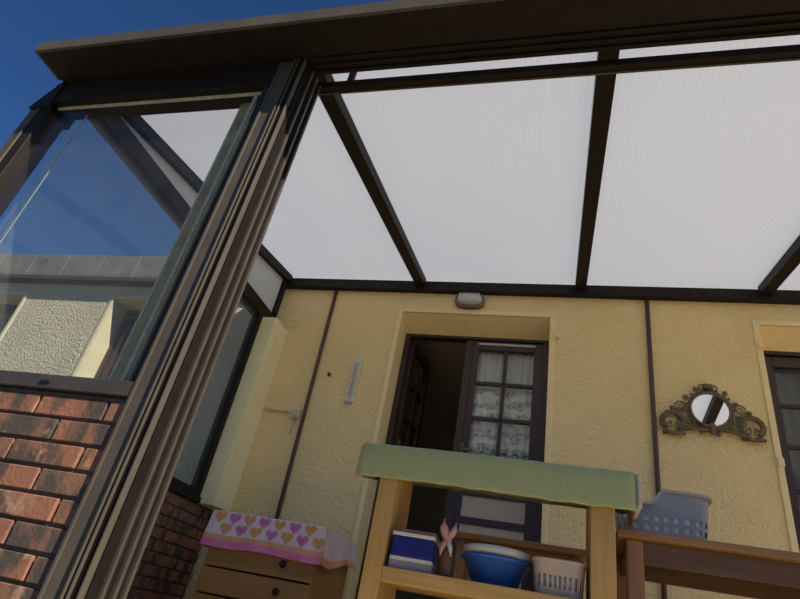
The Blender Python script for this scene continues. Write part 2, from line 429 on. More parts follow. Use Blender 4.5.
# lace curtain on the inside of the closed leaf
m = MB()
def curtain(m, x0, x1, z0, z1, y, waves=9, amp=.008, scallop=0):
    nx, nz = 72, 24; V = []
    for j in range(nz + 1):
        row = []
        for i in range(nx + 1):
            u = i / nx; zb = z0 + scallop * abs(math.sin(u * PI * 6)); z = z1 + (zb - z1) * j / nz
            row.append(m.b.verts.new((x0 + (x1 - x0) * u, y + amp * math.sin(u * waves * 2 * PI), z)))
        V.append(row)
    for j in range(nz):
        for i in range(nx):
            f = m.b.faces.new((V[j][i], V[j][i + 1], V[j + 1][i + 1], V[j + 1][i])); f.smooth = True; f.material_index = m.mi
m.mi = 1; curtain(m, -.70, -.17, 1.98, 2.34, YD + .055)
m.mi = 0; curtain(m, -.70, -.17, 1.40, 1.99, YD + .05, scallop=.03)
c = m.build('lace_curtain', ['lace', 'netting'], d1)
m = MB(); curtain(m, -.70, -.17, 1.035, 1.42, YD + .062); m.build('lower_curtain', 'netting', d1)
m = MB(); m.tube([(-.72, YD + .06, 2.345), (-.15, YD + .06, 2.345)], .006); m.build('curtain_rod', 'iron', d1)
tf = Matrix.Translation((-1.33, YD + .03, 0)) @ Matrix.Rotation(math.radians(84), 4, 'Z')
o, hd = door_leaf(d1, 'open_leaf', .56, .05, 2.428, tf, rows=4, low=1.09)
hd.build('door_handle', 'iron', o)
d2 = struct(root('door_2', (2.19, YD, .0)))
frame(d2, 1.535, 2.855, .005, 2.485)
for xo in (1.58, 2.195):
    o, hd = door_leaf(d2, 'closed_leaf', .615, .05, 2.428, Matrix.Translation((xo, YD, 0)), rows=4, low=1.09)
    if xo < 2: hd.b.free()
    else: hd.build('door_handle', 'iron', o)
m = MB(); curtain(m, 1.66, 2.73, 1.05, 2.34, YD + .09, waves=14); m.build('dim_curtain', 'greynet', d2)
for k, h in enumerate(LO):
    w = struct(root('window_%d' % (k + 4), ((h[0] + h[1]) / 2, YD, h[2])))
    a, b, c, d = h; frame(w, a + .005, b - .005, c + .005, d - .005)
    m = MB()
    for xa, xb in ((a + .05, (a + b) / 2), ((a + b) / 2, b - .05)):
        m.box(xa, xa + .07, YD - .02, YD + .02, c + .05, d - .05, bev=.004); m.box(xb - .07, xb, YD - .02, YD + .02, c + .05, d - .05, bev=.004)
        for z in (c + .05, c + .9, d - .11): m.box(xa + .07, xb - .07, YD - .02, YD + .02, z, z + .06, bev=.004)
    m.build('sash', 'darkwood', w)
    m = MB(); m.box(a + .11, b - .11, YD - .003, YD + .003, c + .1, d - .1); m.build('glass_pane', 'pane', w)

# ------------------------------------------------------------------ brick dwarf walls
def brick_face(fn, length, z_top, z_bot, course=.0785, bl=.282, joint=.011, off0=0, seed=1):
    """individually modelled bricks; fn(u, out, z) maps wall coordinates to space"""
    rnd = random.Random(seed); m = MB(); tones = []
    layer = m.b.loops.layers.color.new('tone')
    z = z_top; row = 0
    while z > z_bot:
        u = -((row % 2) * bl * .5) - off0 + rnd.uniform(-.02, .02)
        while u < length:
            a, b = max(u, 0), min(u + bl - joint, length)
            if b - a > .03:
                before = set(m.b.faces)
                z1 = z - joint; z0 = max(z - course, z_bot)
                o = .012 + rnd.uniform(-.0025, .0025)
                ps = [fn(*q) for q in ((a, 0, z0), (b, 0, z0), (b, o, z0), (a, o, z0), (a, 0, z1), (b, 0, z1), (b, o, z1), (a, o, z1))]
                vs = [m.b.verts.new(p) for p in ps]
                fs = [m.b.faces.new([vs[i] for i in q]) for q in ((3, 2, 1, 0), (4, 5, 6, 7), (0, 1, 5, 4), (1, 2, 6, 5), (2, 3, 7, 6), (3, 0, 4, 7))]
                bmesh.ops.bevel(m.b, geom=list({e for f in fs for e in f.edges}), offset=.003, segments=1, affect='EDGES')
                col = (rnd.random(), rnd.random(), rnd.random(), 1)
                for f in m.b.faces:
                    if f not in before:
                        for l in f.loops: l[layer] = col
            u += bl
        z -= course; row += 1
    return m
wf = struct(bx(XL - .03, -1.30, 1.47, 1.60, FL - .1, .50).build('wall_front', 'mortar'))
brick_face(lambda u, o, z: (XL - .03 + u, 1.47 - o, z), 1.36, .496, FL - .1, off0=.13, seed=5).build('brick_facing', 'brick', wf)
wl = struct(bx(XL - .12, XL, 1.61, 4.28, FL - .1, .60).build('wall_left', 'mortar'))
brick_face(lambda u, o, z: (XL + o, 1.61 + u, z), 2.67, .60, FL, bl=.235, off0=.05, seed=9).build('brick_facing', 'brick', wl)
bx(XL - .13, XL + .035, 1.62, 4.03, .60, .645, bev=.004).build('dark_coping', 'beam', wl)
# cream boxed upright against the house
struct(bx(XL - .01, XL + .16, 4.02, YW - .001, .60, 2.285, bev=.008).build('trim_3', 'cream_s'))

# ------------------------------------------------------------------ veranda frame
# front-right post of the glazed bay, ribbed on its inner side for the sliding doors
p = MB()
p.box(-1.318, -1.186, 1.445, 1.60, FL, 2.235, bev=.004)
p.box(-1.322, -1.310, 1.440, 1.450, FL, 2.235, bev=.002)
for x in (-1.240, -1.222, -1.190): p.box(x - .004, x + .004, 1.430, 1.450, FL, 2.235, bev=.002)
p4 = struct(p.build('trim_4', 'metal'))
m = MB()
for y in (1.50, 1.55, 1.594): m.box(-1.188, -1.168, y - .007, y + .007, FL, 2.235, bev=.002)
m.build('track_rib', 'sash', p4)
m = MB(); m.box(-1.187, -1.180, 1.452, 1.60, FL, 2.235); m.box(-1.236, -1.226, 1.438, 1.447, FL, 2.235); m.box(-1.218, -1.194, 1.438, 1.447, FL, 2.235)
m.build('track_groove', 'groove', p4)
# front-left corner post
p = MB(); p.box(-2.755, -2.69, 1.455, 1.61, .51, 2.04, bev=.005); p.box(-2.70, -2.688, 1.448, 1.458, .51, 2.04, bev=.002)
p.box(-2.755, -2.69, 1.455, 1.61, FL, .51, bev=.005)
struct(p.build('trim_5', 'metal'))
# right-hand corner post, out of the picture, carries the header
struct(bx(4.42, 4.53, 1.445, 1.60, FL, 2.235, bev=.004).build('trim_6', 'metal'))
# front header with door tracks
p = MB()
p.box(-2.645, 4.53, 1.42, 1.535, 2.237, 2.50, bev=.004)
p.prism([(-2.757, 2.035), (-2.625, 2.035), (-2.625, 2.237), (-2.645, 2.237)], 'y', 1.44, 1.60)
for y in (1.44, 1.475, 1.51): p.box(-1.20, 4.42, y - .005, y + .005, 2.222, 2.24, bev=.002)
struct(p.build('trim_7', 'beam'))
# gutter board
g = root('gutter', (0, 1.33, 2.236))
gm = MB(); gm.prism([(1.25, 2.236), (1.43, 2.236), (1.43, 2.250), (1.265, 2.250), (1.265, 2.295), (1.28, 2.295), (1.28, 2.306), (1.25, 2.306)], 'x', -2.655, 4.55)
bx(-2.65, 4.54, 1.266, 1.43, 2.2325, 2.237, bev=.001).build('soffit_shade', 'beam', g)  # near-black sheet added to paint in the shade under the gutter
gm.build('gutter_trough', 'metal', g)
bx(-2.668, -2.655, 1.25, 1.43, 2.236, 2.31, bev=.002).build('end_cap', 'metal', g)
tag(g, 'long brown box gutter overhanging the top of the veranda front, against the blue sky', 'gutter')

# rafters and roof
RX = [XL + .0, -1.255, .185, 1.60, 3.02, 4.46]
rw = .045
def along_roof(m, x0, x1, y0, y1, dz0, dz1):
    m.prism([(y0, zroof(y0) + dz0), (y1, zroof(y1) + dz0), (y1, zroof(y1) + dz1), (y0, zroof(y0) + dz1)], 'x', x0, x1); return m
for k, x in enumerate(RX):
    m = MB(); along_roof(m, x - rw, x + rw, 1.50, 4.25, 0, .075)
    along_roof(m, x - .02, x + .02, 1.46, 4.25, .097, .104)
    along_roof(m, x - .008, x + .008, 1.46, 4.25, .075, .10)
    struct(m.build('trim_%d' % (8 + k), 'beam'))
struct(bx(XL - .03, 4.5, 4.235, YW - .001, 2.775, 2.875, bev=.004).build('trim_14', 'beam'))
ce = struct(root('ceiling', (.9, 2.9, 2.6)))
for a, b in zip(RX, RX[1:]):
    m = MB()
    y0, y1 = 1.44, 4.297
    def P(x, y, dz): return (x, y, zroof(y) + dz)
    a0, b0 = a + .012, b - .012
    lo, hi = .080, .096
    m.mi = 0; m.quad(P(a0, y0, lo), P(b0, y0, lo), P(b0, y1, lo), P(a0, y1, lo))
    m.mi = 1; m.quad(P(a0, y0, hi), P(a0, y1, hi), P(b0, y1, hi), P(b0, y0, hi))
    m.quad(P(a0, y0, lo), P(a0, y0, hi), P(b0, y0, hi), P(b0, y0, lo)); m.quad(P(a0, y1, lo), P(b0, y1, lo), P(b0, y1, hi), P(a0, y1, hi))
    m.build('roof_panel', ['poly', 'skin'], ce)
# rail hung under the rafters just inside the opening
r = root('blind_rail', (1.2, 1.64, 2.285))
bx(-1.232, 3.9, 1.62, 1.66, 2.262, 2.305, bev=.004).build('rail_tube', 'beam', r)
bx(-1.225, 3.9, 1.652, 1.662, 2.254, 2.262, bev=.002).build('lower_lip', 'metal', r)
m = MB(); m.box(-1.06, -1.03, 1.625, 1.65, 2.305, 2.45, bev=.003); m.build('bracket', 'beam', r)
m = MB(); m.box(2.2, 2.23, 1.625, 1.65, 2.305, 2.45, bev=.003); m.build('bracket', 'beam', r)
tag(r, 'slim dark rail hanging across the opening just under the roof rafters', 'rail')

# ------------------------------------------------------------------ front-left sliding window
w1 = struct(root('window_1', (-2, YF, .5)))
m = MB()
m.box(-2.69, -1.32, 1.445, 1.59, .502, .555, bev=.004)                 # sill profile
m.build('window_frame', 'sash', w1)
m = MB(); m.box(-2.69, -1.32, 1.45, 1.58, 2.085, 2.237, bev=.004)      # head profile
m.box(-2.69, -2.625, 1.455, 1.575, .555, 2.085, bev=.004)              # left jamb
m.build('head_and_jamb', 'beam', w1)
bx(-1.70, -1.66, 1.438, 1.446, .522, .532, bev=.002).build('drain_slot', 'seal', w1)
bx(-2.64, -1.33, 1.49, 1.50, 2.068, 2.086, bev=.002).build('head_bead', 'brush', w1)
bx(-1.372, -1.322, 1.46, 1.52, .555, 2.085, bev=.003).build('black_seal', 'seal', w1)
s = MB(); s.box(-1.525, -1.478, 1.545, 1.575, .555, 2.085, bev=.004); s = s.build('sliding_sash', 'olive', w1)
m = MB(); m.box(-1.540, -1.530, 1.55, 1.565, .555, 2.085, bev=.002); m.box(-1.470, -1.460, 1.55, 1.565, .555, 2.085, bev=.002); m.build('brush_strip', 'brush', s)
bx(-1.440, -1.424, 1.50, 1.515, .555, 2.085, bev=.003).build('sash_edge', 'brush', w1)
bx(-2.63, -1.34, 1.487, 1.492, .55, 2.075).build('front_glass', 'glass', w1)
bx(-2.488, -2.483, 1.55, 1.555, .555, 2.085).build('glass_edge', 'greyedge', w1)

# ------------------------------------------------------------------ left side glazing
w2 = struct(root('window_2', (XL, 2.8, .64)))
m = MB()
m.box(XL - .10, XL + .02, 1.61, 4.235, 2.285, 2.40, bev=.004)
m.box(XL - .06, XL + .02, 1.62, 4.02, .645, .69, bev=.004)
m.box(XL - .06, XL + .02, 3.96, 4.02, .69, 2.285, bev=.004)
m.build('window_frame', 'beam', w2)
bx(XL - .022, XL - .017, 1.62, 3.97, .68, 2.29).build('side_glass', 'dusty', w2)
w3 = struct(root('window_3', (XL, 2.8, 2.385)))
m = MB(); m.box(XL - .04, XL + .025, 4.17, 4.235, 2.385, 2.80, bev=.004); m.build('window_frame', 'beam', w3)
m = MB(); m.prism([(1.75, 2.385), (4.17, 2.385), (4.17, zroof(4.17) + .01), (1.75, zroof(1.75) + .01)], 'x', XL - .02, XL - .006); m.build('opal_panel', 'opal', w3)

# ------------------------------------------------------------------ things on the house wall
def pipe(x0, x1, ztop, zbot, label, r=.017):
    m = MB(); y = YW - r - .002
    m.tube([(x0, y, ztop), (x0 + (x1 - x0) * .5, y, (ztop + zbot) / 2), (x1, y, zbot)], r, n=14)
    return tag(m.build('wall_pipe', 'trunk'), label, 'pipe')
pipe(-2.105, -2.06, 2.815, FL + .02, 'thin brown pipe down the yellow wall beside the white junction box')
pipe(.722, .715, 2.815, FL + .02, 'thin brown pipe down the yellow wall between the doorway and the mirror')
# bulkhead lamp
t = root('bulkhead_lamp', (-.775, YW, 2.70))
m = MB()
def oval(m, cx, cz, prof, n=40, p=3.0, sx=.135, sz=.075):
    rings = []
    for r, y in prof:
        ring = []
        for k in range(n):
            a = k * 2 * PI / n; ca, sa = math.cos(a), math.sin(a); q = (abs(ca) ** p + abs(sa) ** p) ** (-1 / p)
            ring.append(m.b.verts.new((cx + ca * q * (sx - .0 + r), y, cz + sa * q * (sz + r))))
        rings.append(ring)
    for A, B in zip(rings, rings[1:]):
        for k in range(n):
            f = m.b.faces.new((A[k], A[(k + 1) % n], B[(k + 1) % n], B[k])); f.smooth = True; f.material_index = m.mi
    for R in (rings[0], rings[-1]): m.b.faces.new(R).material_index = m.mi
oval(m, -.775, 2.694, [(0, YW), (0, YW - .045), (-.006, YW - .055), (-.02, YW - .055), (-.024, YW - .045)])
m.build('lamp_rim', 'lamprim', t)
m = MB(); oval(m, -.775, 2.694, [(-.024, YW - .04), (-.024, YW - .055), (-.032, YW - .075), (-.05, YW - .088), (-.075, YW - .092)])
for k in range(-4, 5): m.box(-.775 + k * .022 - .004, -.775 + k * .022 + .004, YW - .098, YW - .085, 2.648, 2.74, bev=.002)
m.build('lamp_glass', 'lampshade', t)
tag(t, 'oval bulkhead wall lamp with frosted cover and brown rim above the doorway', 'lamp')
# thermometer
t = root('thermometer', (-1.71, YW, 1.62))
m = MB(); m.box(-1.748, -1.672, YW - .022, YW - .001, 1.62, 2.03, bev=.006); m.prism([(-1.748 + .038 + .038 * math.cos(a * PI / 12), 2.028 + .038 * math.sin(a * PI / 12)) for a in range(13)], 'y', YW - .022, YW - .001)
m.build('backing', 'thermo', t)
m = MB(); m.tube([(-1.71, YW - .026, 1.68), (-1.71, YW - .026, 2.0)], .006); m.ball((-1.71, YW - .026, 1.672), .012); m.build('glass_tube', 'red', t)
m = MB()
for k in range(24):
    l = .022 if k % 4 == 0 else .012
    m.box(-1.70, -1.70 + l, YW - .024, YW - .0215, 1.70 + k * .013, 1.704 + k * .013); m.box(-1.72 - l, -1.72, YW - .024, YW - .0215, 1.70 + k * .013, 1.704 + k * .013)
m.build('scale', 'ink', t)
bx(-1.748, -1.672, YW - .03, YW - .021, 1.615, 1.635, bev=.003).build('foot_lip', 'ink', t)
tag(t, 'tall white thermometer strip with grey scale hanging left of the open doorway', 'thermometer')
# junction box with its lead
t = root('junction_box', (-2.16, YW, 1.43))
bx(-2.205, -2.125, YW - .045, YW - .001, 1.44, 1.52, bev=.006).build('box_body', 'thermo', t)
bx(-2.197, -2.133, YW - .051, YW - .044, 1.448, 1.512, bev=.004).build('box_cover', 'plastic', t)
m = MB(); m.tube([(-2.20, YW - .012, 1.485), (-2.30, YW - .010, 1.495), (-2.40, YW - .010, 1.49), (-2.475, YW - .010, 1.505)], .008, n=8)
m.tube([(-2.16, YW - .012, 1.45), (-2.17, YW - .012, 1.36), (-2.175, YW - .012, 1.30)], .006, n=8); m.build('cable', 'plastic', t)
tag(t, 'small pale junction box with a lead on the yellow wall, beside the left brown pipe', 'junction box')
m = MB(); m.tube([(-1.955, YW, 1.875), (-1.955, YW - .03, 1.872), (-1.955, YW - .04, 1.888)], .009, n=8); m.ball((-1.955, YW - .006, 1.875), .018, (1, .4, 1))
tag(m.build('wall_hook', 'iron'), 'small dark hook in the yellow wall between brown pipe and thermometer', 'hook')

# ornate mirror with two ring brackets
t = root('wall_mirror', (1.10, YW, 1.66))
MC = Vector((1.105, YW - .03, 1.81))
def ring_pts(c, r, n=40, a0=0, a1=2 * PI, sx=1, sz=1):
    return [(c[0] + r * sx * math.cos(a0 + (a1 - a0) * k / n), c[1], c[2] + r * sz * math.sin(a0 + (a1 - a0) * k / n)) for k in range(n if abs(a1 - a0 - 2 * PI) < 1e-6 else n + 1)]
m = MB(); m.prism([(p[0], p[2]) for p in ring_pts(MC, .128, 48)], 'y', MC.y - .004, MC.y + .01); mg = m.build('mirror_glass', 'mirror', t)
m = MB()
m.tube(ring_pts(MC + Vector((0, -.006, 0)), .134, 48), .011, n=10, closed=True)
m.tube(ring_pts(MC + Vector((0, -.002, 0)), .150, 48), .006, n=8, closed=True)
def scroll(m, c, r, turn, a0, s=1, th=.006):
    pts = [(c[0] + s * r * (1 - .75 * k / 26) * math.cos(a0 + turn * 2 * PI * k / 26), c[1], c[2] + r * (1 - .75 * k / 26) * math.sin(a0 + turn * 2 * PI * k / 26)) for k in range(27)]
    m.tube(pts, [th * (1 - .5 * k / 26) for k in range(27)], n=7)
for k in range(22):
    a = k * 2 * PI / 22 + .07; rr = .168 + (.012 if k % 2 else 0)
    p = (MC.x + rr * math.cos(a), MC.y + .004, MC.z + rr * math.sin(a)); m.ball(p, .014 if k % 2 else .011, (1, .5, 1), 10)
for k in range(11):
    a = k * 2 * PI / 11 + .3; scroll(m, (MC.x + .18 * math.cos(a), MC.y + .004, MC.z + .18 * math.sin(a)), .020, 1.3, a, 1)
# crest
m.tube([(1.105, MC.y, 1.97), (1.105, MC.y, 2.01)], [.028, .018], n=10)
m.box(1.073, 1.137, MC.y - .012, MC.y + .018, 1.98, 2.02, bev=.01)
scroll(m, (1.065, MC.y, 1.985), .03, 1.4, 0, 1); scroll(m, (1.145, MC.y, 1.985), .03, 1.4, 0, -1)
# side wings and lower bar
for s in (-1, 1):
    for q, (dx, dz, r) in enumerate(((.195, .02, .042), (.225, -.035, .034), (.205, -.085, .036), (.15, -.125, .034), (.255, .0, .022))):
        scroll(m, (MC.x + s * dx, MC.y + .004, MC.z + dz), r * .9, 1.5, .6 * q, s, .006)
    m.tube([(MC.x, MC.y, 1.66), (MC.x + s * .12, MC.y, 1.655), (MC.x + s * .235, MC.y, 1.635)], [.013, .011, .010], n=9)
m.ball((MC.x, MC.y, 1.655), .03, (1, .6, 1)); m.ball((MC.x, MC.y - .01, 1.685), .02, (1.3, .6, 1))
m.build('scrolled_frame', 'iron', t)
for s in (-1, 1):
    c = Vector((MC.x + s * .258, MC.y, 1.70)); m = MB()
    m.tube(ring_pts(c, .066, 30, -.3 * PI, 1.3 * PI), .014, n=10)
    m.tube(ring_pts(c, .082, 30, -.45 * PI, 1.45 * PI), .009, n=8)
    for k in range(11):
        a = -.3 * PI + k * .16 * PI; m.ball((c.x + .085 * math.cos(a), c.y - .004, c.z + .085 * math.sin(a)), .009, (1, .6, 1), 8)
    m.tube([(c.x - .075, c.y, c.z - .088), (c.x, c.y, c.z - .095), (c.x + .075, c.y, c.z - .088)], .014, n=8)
    scroll(m, (c.x - .02, c.y, c.z - .03), .026, 1.3, 1, 1); scroll(m, (c.x + .025, c.y, c.z - .035), .024, 1.3, 1, -1)
    m.ball((c.x, c.y, c.z + .1), .015, seg=8)
    m.build('side_ring', 'iron', t)
m = MB(); m.box(1.04, 1.17, YW - .02, YW, 1.75, 1.87); m.build('back_plate', 'iron', t)
tag(t, 'ornate bronze mirror with round glass and two ring ornaments on the yellow wall', 'mirror')

# ------------------------------------------------------------------ pine stand with towel
SX0, SX1, SY0, SY1 = -.79, .262, 2.60, 2.94
t = root('pine_stand', (-.26, 2.77, FL))
for a, b in ((-.79, -.705), (.163, .262)):
    bx(a, b, SY0, SY1, FL, .70, bev=.006).build('side_post', 'pine', t)
bx(-.885, .325, SY0 - .003, SY1 - .006, .70, .762, bev=.01).build('top_board', 'pinex', t)
bx(-.705, .163, SY0 + .002, SY1 - .005, .19, .252, bev=.005).build('shelf_board', 'pinex', t)
bx(-.705, .163, SY0 + .01, SY1 - .02, -.13, -.09, bev=.005).build('shelf_board', 'pinex', t)
tag(t, 'tall pine stand with thick posts and a shelf, topped by the green towel', 'stand')
# towel: hangs over all four edges of the top
def towel():
    m = MB(); x0, x1, y0, y1 = -.912, .355, SY0 - .028, SY1 + .022
    top, bot = .783, .618; R = .022
    per = []   # outline round the plan
    nx, ny = 60, 18
    plan = [(x0 + (x1 - x0) * i / nx, y0) for i in range(nx)] + [(x1, y0 + (y1 - y0) * i / ny) for i in range(ny)] + \
           [(x1 - (x1 - x0) * i / nx, y1) for i in range(nx)] + [(x0, y1 - (y1 - y0) * i / ny) for i in range(ny)]
    cx, cy = (x0 + x1) / 2, (y0 + y1) / 2
    rnd = random.Random(3); wob = [rnd.uniform(-1, 1) for _ in range(24)]
    def w(u): i = u * 23; k = int(i) % 23; f = i - int(i); return wob[k] * (1 - f) + wob[k + 1] * f
    rings = []
    n = len(plan)
    levels = [(0, bot, 1), (.001, bot + .012, 1), (0, bot + .05, 0), (0, bot + .1, 0), (0, top - R, 0), (-.006, top - R * .35, 0), (-R * .8, top, 0), (-.06, top + .002, 0)]
    for inset, z, hem in levels:
        ring = []
        for i, (x, y) in enumerate(plan):
            dx = min(x - x0, x1 - x); dy = min(y - y0, y1 - y)
            nxv = -1 if abs(x - x0) < 1e-6 else (1 if abs(x - x1) < 1e-6 else 0); nyv = -1 if abs(y - y0) < 1e-6 else (1 if abs(y - y1) < 1e-6 else 0)
            e = inset + .004 * w((i / n * 5) % 1) * (1 if z < top - .03 else .3)
            cxn = 0 if dx > .02 else 0
            px, py = x + nxv * e, y + nyv * e
            # soften corners
            if inset < 0 or True:
                k = .012
                if abs(x - cx) > (x1 - x0) / 2 - 1e-6 and abs(abs(y - cy) - (y1 - y0) / 2) < 1e-6: px -= math.copysign(k, x - cx); py -= math.copysign(k, y - cy)
            if inset < -.01:
                px = min(max(px, x0 - inset), x1 + inset); py = min(max(py, y0 - inset), y1 + inset)
            lift = (.075 * (y - y0) / (y1 - y0)) if z < .66 else (.03 * (y - y0) / (y1 - y0) if z < top - .03 else 0)
            sag = lift + .004 * math.sin((x - x0) * 4.1) + .003 * w((i / n * 3 + .4) % 1)
            ring.append(m.b.verts.new((px, py, z + sag * (1 if z < top - .05 else .4))))
        rings.append(ring)
    for A, B in zip(rings, rings[1:]):
        for k in range(n):
            f = m.b.faces.new((A[k], A[(k + 1) % n], B[(k + 1) % n], B[k])); f.smooth = True
    m.b.faces.new(rings[-1])
    return m
tw = towel().build('towel', 'towel')
sd = tw.modifiers.new('thickness', 'SOLIDIFY'); sd.thickness = .008; sd.offset = -1
tag(tw, 'thick green towel draped over the top of the pine stand', 'towel')
m = MB(); m.box(.352, .368, SY0 - .02, SY1 + .015, .63, .775, bev=.006)
m.build('pale_border', 'hem', tw)['label'] = 'pale pink woven border at the towel end'

# things on the shelf (top at .252)
ZS = .253
def flat_box(name, x0, x1, y0, y1, z0, z1, mat, label, cat, rot=0, bev=.004):
    c = ((x0 + x1) / 2, (y0 + y1) / 2, z0); tf = Matrix.Translation(c) @ Matrix.Rotation(rot, 4, 'Z') @ Matrix.Translation((-c[0], -c[1], -c[2]))
    return tf
t = root('book', (-.60, 2.76, ZS)); tf = flat_box('', -.69, -.500, 2.63, 2.90, ZS, ZS + .05, '', '', '', rot=.04)
bx(-.692, -.500, 2.63, 2.90, ZS, ZS + .034, bev=.003, tf=tf).build('cover', 'greycard', t); bx(-.69, -.500, 2.626, 2.634, ZS + .034, ZS + .05, bev=.002, tf=tf).build('white_spine', 'white', t)
bx(-.69, -.500, 2.634, 2.898, ZS + .034, ZS + .05, bev=.002, tf=tf).build('upper_cover', 'white', t)
tag(t, 'grey and white book lying flat at the bottom of the pile under the navy box', 'book')
tag(bx(-.69, -.500, 2.625, 2.89, ZS + .051, ZS + .135, bev=.005, tf=tf).build('storage_box', 'blue'), 'navy blue box lying in the pile at the post end of the shelf', 'box')
t = root('book', (-.59, 2.77, ZS + .136))
bx(-.692, -.500, 2.622, 2.88, ZS + .136, ZS + .152, bev=.003, tf=tf).build('pages', 'white', t); bx(-.66, -.500, 2.640, 2.89, ZS + .152, ZS + .168, bev=.002, tf=tf).build('cover', 'browncard', t)
tag(t, 'thin brown covered book with white edge, topmost of the pile on the navy box', 'book')
# brown jug with pink bow
t = root('clay_bottle', (-.447, 2.72, ZS))
m = MB(); m.lathe([(0, 0), (.036, 0), (.0395, .02), (.0395, .06), (.032, .09), (.02, .12), (.013, .14), (.012, .175), (.015, .18), (.010, .18), (.008, .15)], (-.447, 2.72, ZS), 32); m.build('bottle_body', 'amber', t)
tag(t, 'brown clay bottle with a narrow neck between the navy box and the blue bowl', 'bottle')
t = root('ribbon_bow', (-.44, 2.73, ZS + .17))
def petal(base, tip, w, bend):
    m = MB(); base, tip = Vector(base), Vector(tip); pts = []; rs = []
    for k in range(13):
        u = k / 12; p = base.lerp(tip, u) + Vector((bend * math.sin(u * PI), -.01 * math.sin(u * PI), 0)); pts.append(p); rs.append(.004 + w * math.sin(min(u * 1.15 + .06, 1) * PI) ** .7)
    m.tube(pts, rs, n=12); return m
K = Vector((-.447, 2.69, ZS + .158))
petal(K, K + Vector((-.022, -.01, .085)), .016, -.008).build('ribbon_loop', 'pink', t)
petal(K, K + Vector((.032, -.01, .072)), .011, .010).build('ribbon_loop', 'pink', t)
petal(K, K + Vector((-.022, -.012, -.075)), .009, -.008).build('ribbon_tail', 'pink', t); petal(K, K + Vector((.024, -.012, -.07)), .007, .006).build('ribbon_tail', 'white', t)
MB().ball(K, .02, (1, .8, 1)).build('knot', 'pink', t)
tag(t, 'pink fabric bow standing up at the neck of the brown clay bottle', 'bow')
# blue bowl with white tub inside
BC = (-.234, 2.79, ZS)
m = MB(); m.lathe([(.001, .004), (.09, 0), (.098, .004), (.146, .105), (.157, .107), (.158, .117), (.148, .118), (.142, .112), (.094, .012), (.001, .010)], BC, 48)
tag(m.build('bowl', 'bowl'), 'blue plastic bowl on the pine shelf, holding the white tub', 'bowl')
m = MB(); m.lathe([(.001, .022), (.088, .022), (.132, .122), (.146, .128), (.150, .156), (.142, .159), (.125, .13), (.082, .03), (.001, .03)], BC, 48)
tag(m.build('tub', 'tub'), 'white plastic tub nested in the blue bowl', 'tub')
# beige basket
t = root('plastic_basket', (.04, 2.78, ZS))
def slotted(x0, x1, y0, y1, z0, z1, cols, rows, flare, th=.004, pad_bottom=.02, pad_top=.03, bar=.4, power=4, solid=None):
    """oval tapering basket wall with real openings"""
    m = MB(); cx, cy = (x0 + x1) / 2, (y0 + y1) / 2; sx, sy = (x1 - x0) / 2, (y1 - y0) / 2
    def P(u, z, inn=0):
        a = u * 2 * PI; k = 1 - flare * (1 - (z - z0) / (z1 - z0)); ca, sa = math.cos(a), math.sin(a); q = (abs(ca) ** power + abs(sa) ** power) ** (-1 / power)
        return (cx + ca * q * (sx * k - inn), cy + sa * q * (sy * k - inn), z)
    us = []
    for i in range(cols): us += [i / cols, (i + bar) / cols]
    zs = [z0, z0 + pad_bottom]; hh = (z1 - pad_top - z0 - pad_bottom) / rows
    for j in range(rows): zs += [z0 + pad_bottom + hh * (j + 1 - .38), z0 + pad_bottom + hh * (j + 1)]
    zs += [z1]
    n = len(us)
    V = {}
    def vert(i, j):
        k = (i % n, j)
        if k not in V: V[k] = m.b.verts.new(P(us[i % n], zs[j]))
        return V[k]
    for j in range(len(zs) - 1):
        openrow = 1 <= j < 1 + 2 * rows and (j - 1) % 2 == 0
        for i in range(n):
            mid = ((us[i] + (us[i + 1] if i + 1 < n else 1)) / 2)
            shut = solid and (mid > solid[0] or mid < solid[1])
            if openrow and i % 2 == 1 and not shut: continue
            f = m.b.faces.new((vert(i, j), vert(i + 1, j), vert(i + 1, j + 1), vert(i, j + 1)))
    m.b.faces.new([vert(i, 0) for i in range(n)])
    return m, P
m, P = slotted(-.068, .150, 2.635, 2.90, ZS, ZS + .135, 34, 1, .10, pad_bottom=.03, pad_top=.03, bar=.5, power=5)
o = m.build('basket_wall', 'pbasket', t); sd = o.modifiers.new('thickness', 'SOLIDIFY'); sd.thickness = .004
m = MB(); m.tube([P(k / 60, ZS + .135) for k in range(60)], .006, n=8, closed=True); m.build('rim', 'pbasket', t)
tag(t, 'small beige slotted plastic basket on the pine shelf beside the right post', 'basket')
m = MB()
m.lathe([(.001, .012), (.80, .012), (.86, .05), (.88, .085), (.6, .105), (.001, .11)], (.041, 2.7675, ZS), 40, sx=.109, sy=.1325, power=5)
cl = m.build('folded_cloths', 'stuff'); cl['kind'] = 'stuff'; tag(cl, 'grey and white rags filling the small beige basket', 'rags')
# low table behind the stand
t = root('side_table', (-.17, 3.7, FL))
bx(-.565, .205, 3.5, 3.9, .555, .592, bev=.006).build('table_top', 'table', t)
for x in (-.53, .12):
    for y in (3.53, 3.82): bx(x, x + .05, y, y + .05, FL, .555, bev=.004).build('leg', 'tablez', t)
bx(-.48, .12, 3.54, 3.56, .49, .555, bev=.003).build('apron', 'table', t)
tag(t, 'low brown side table in front of the doorway, behind the shelf of the pine stand', 'table')

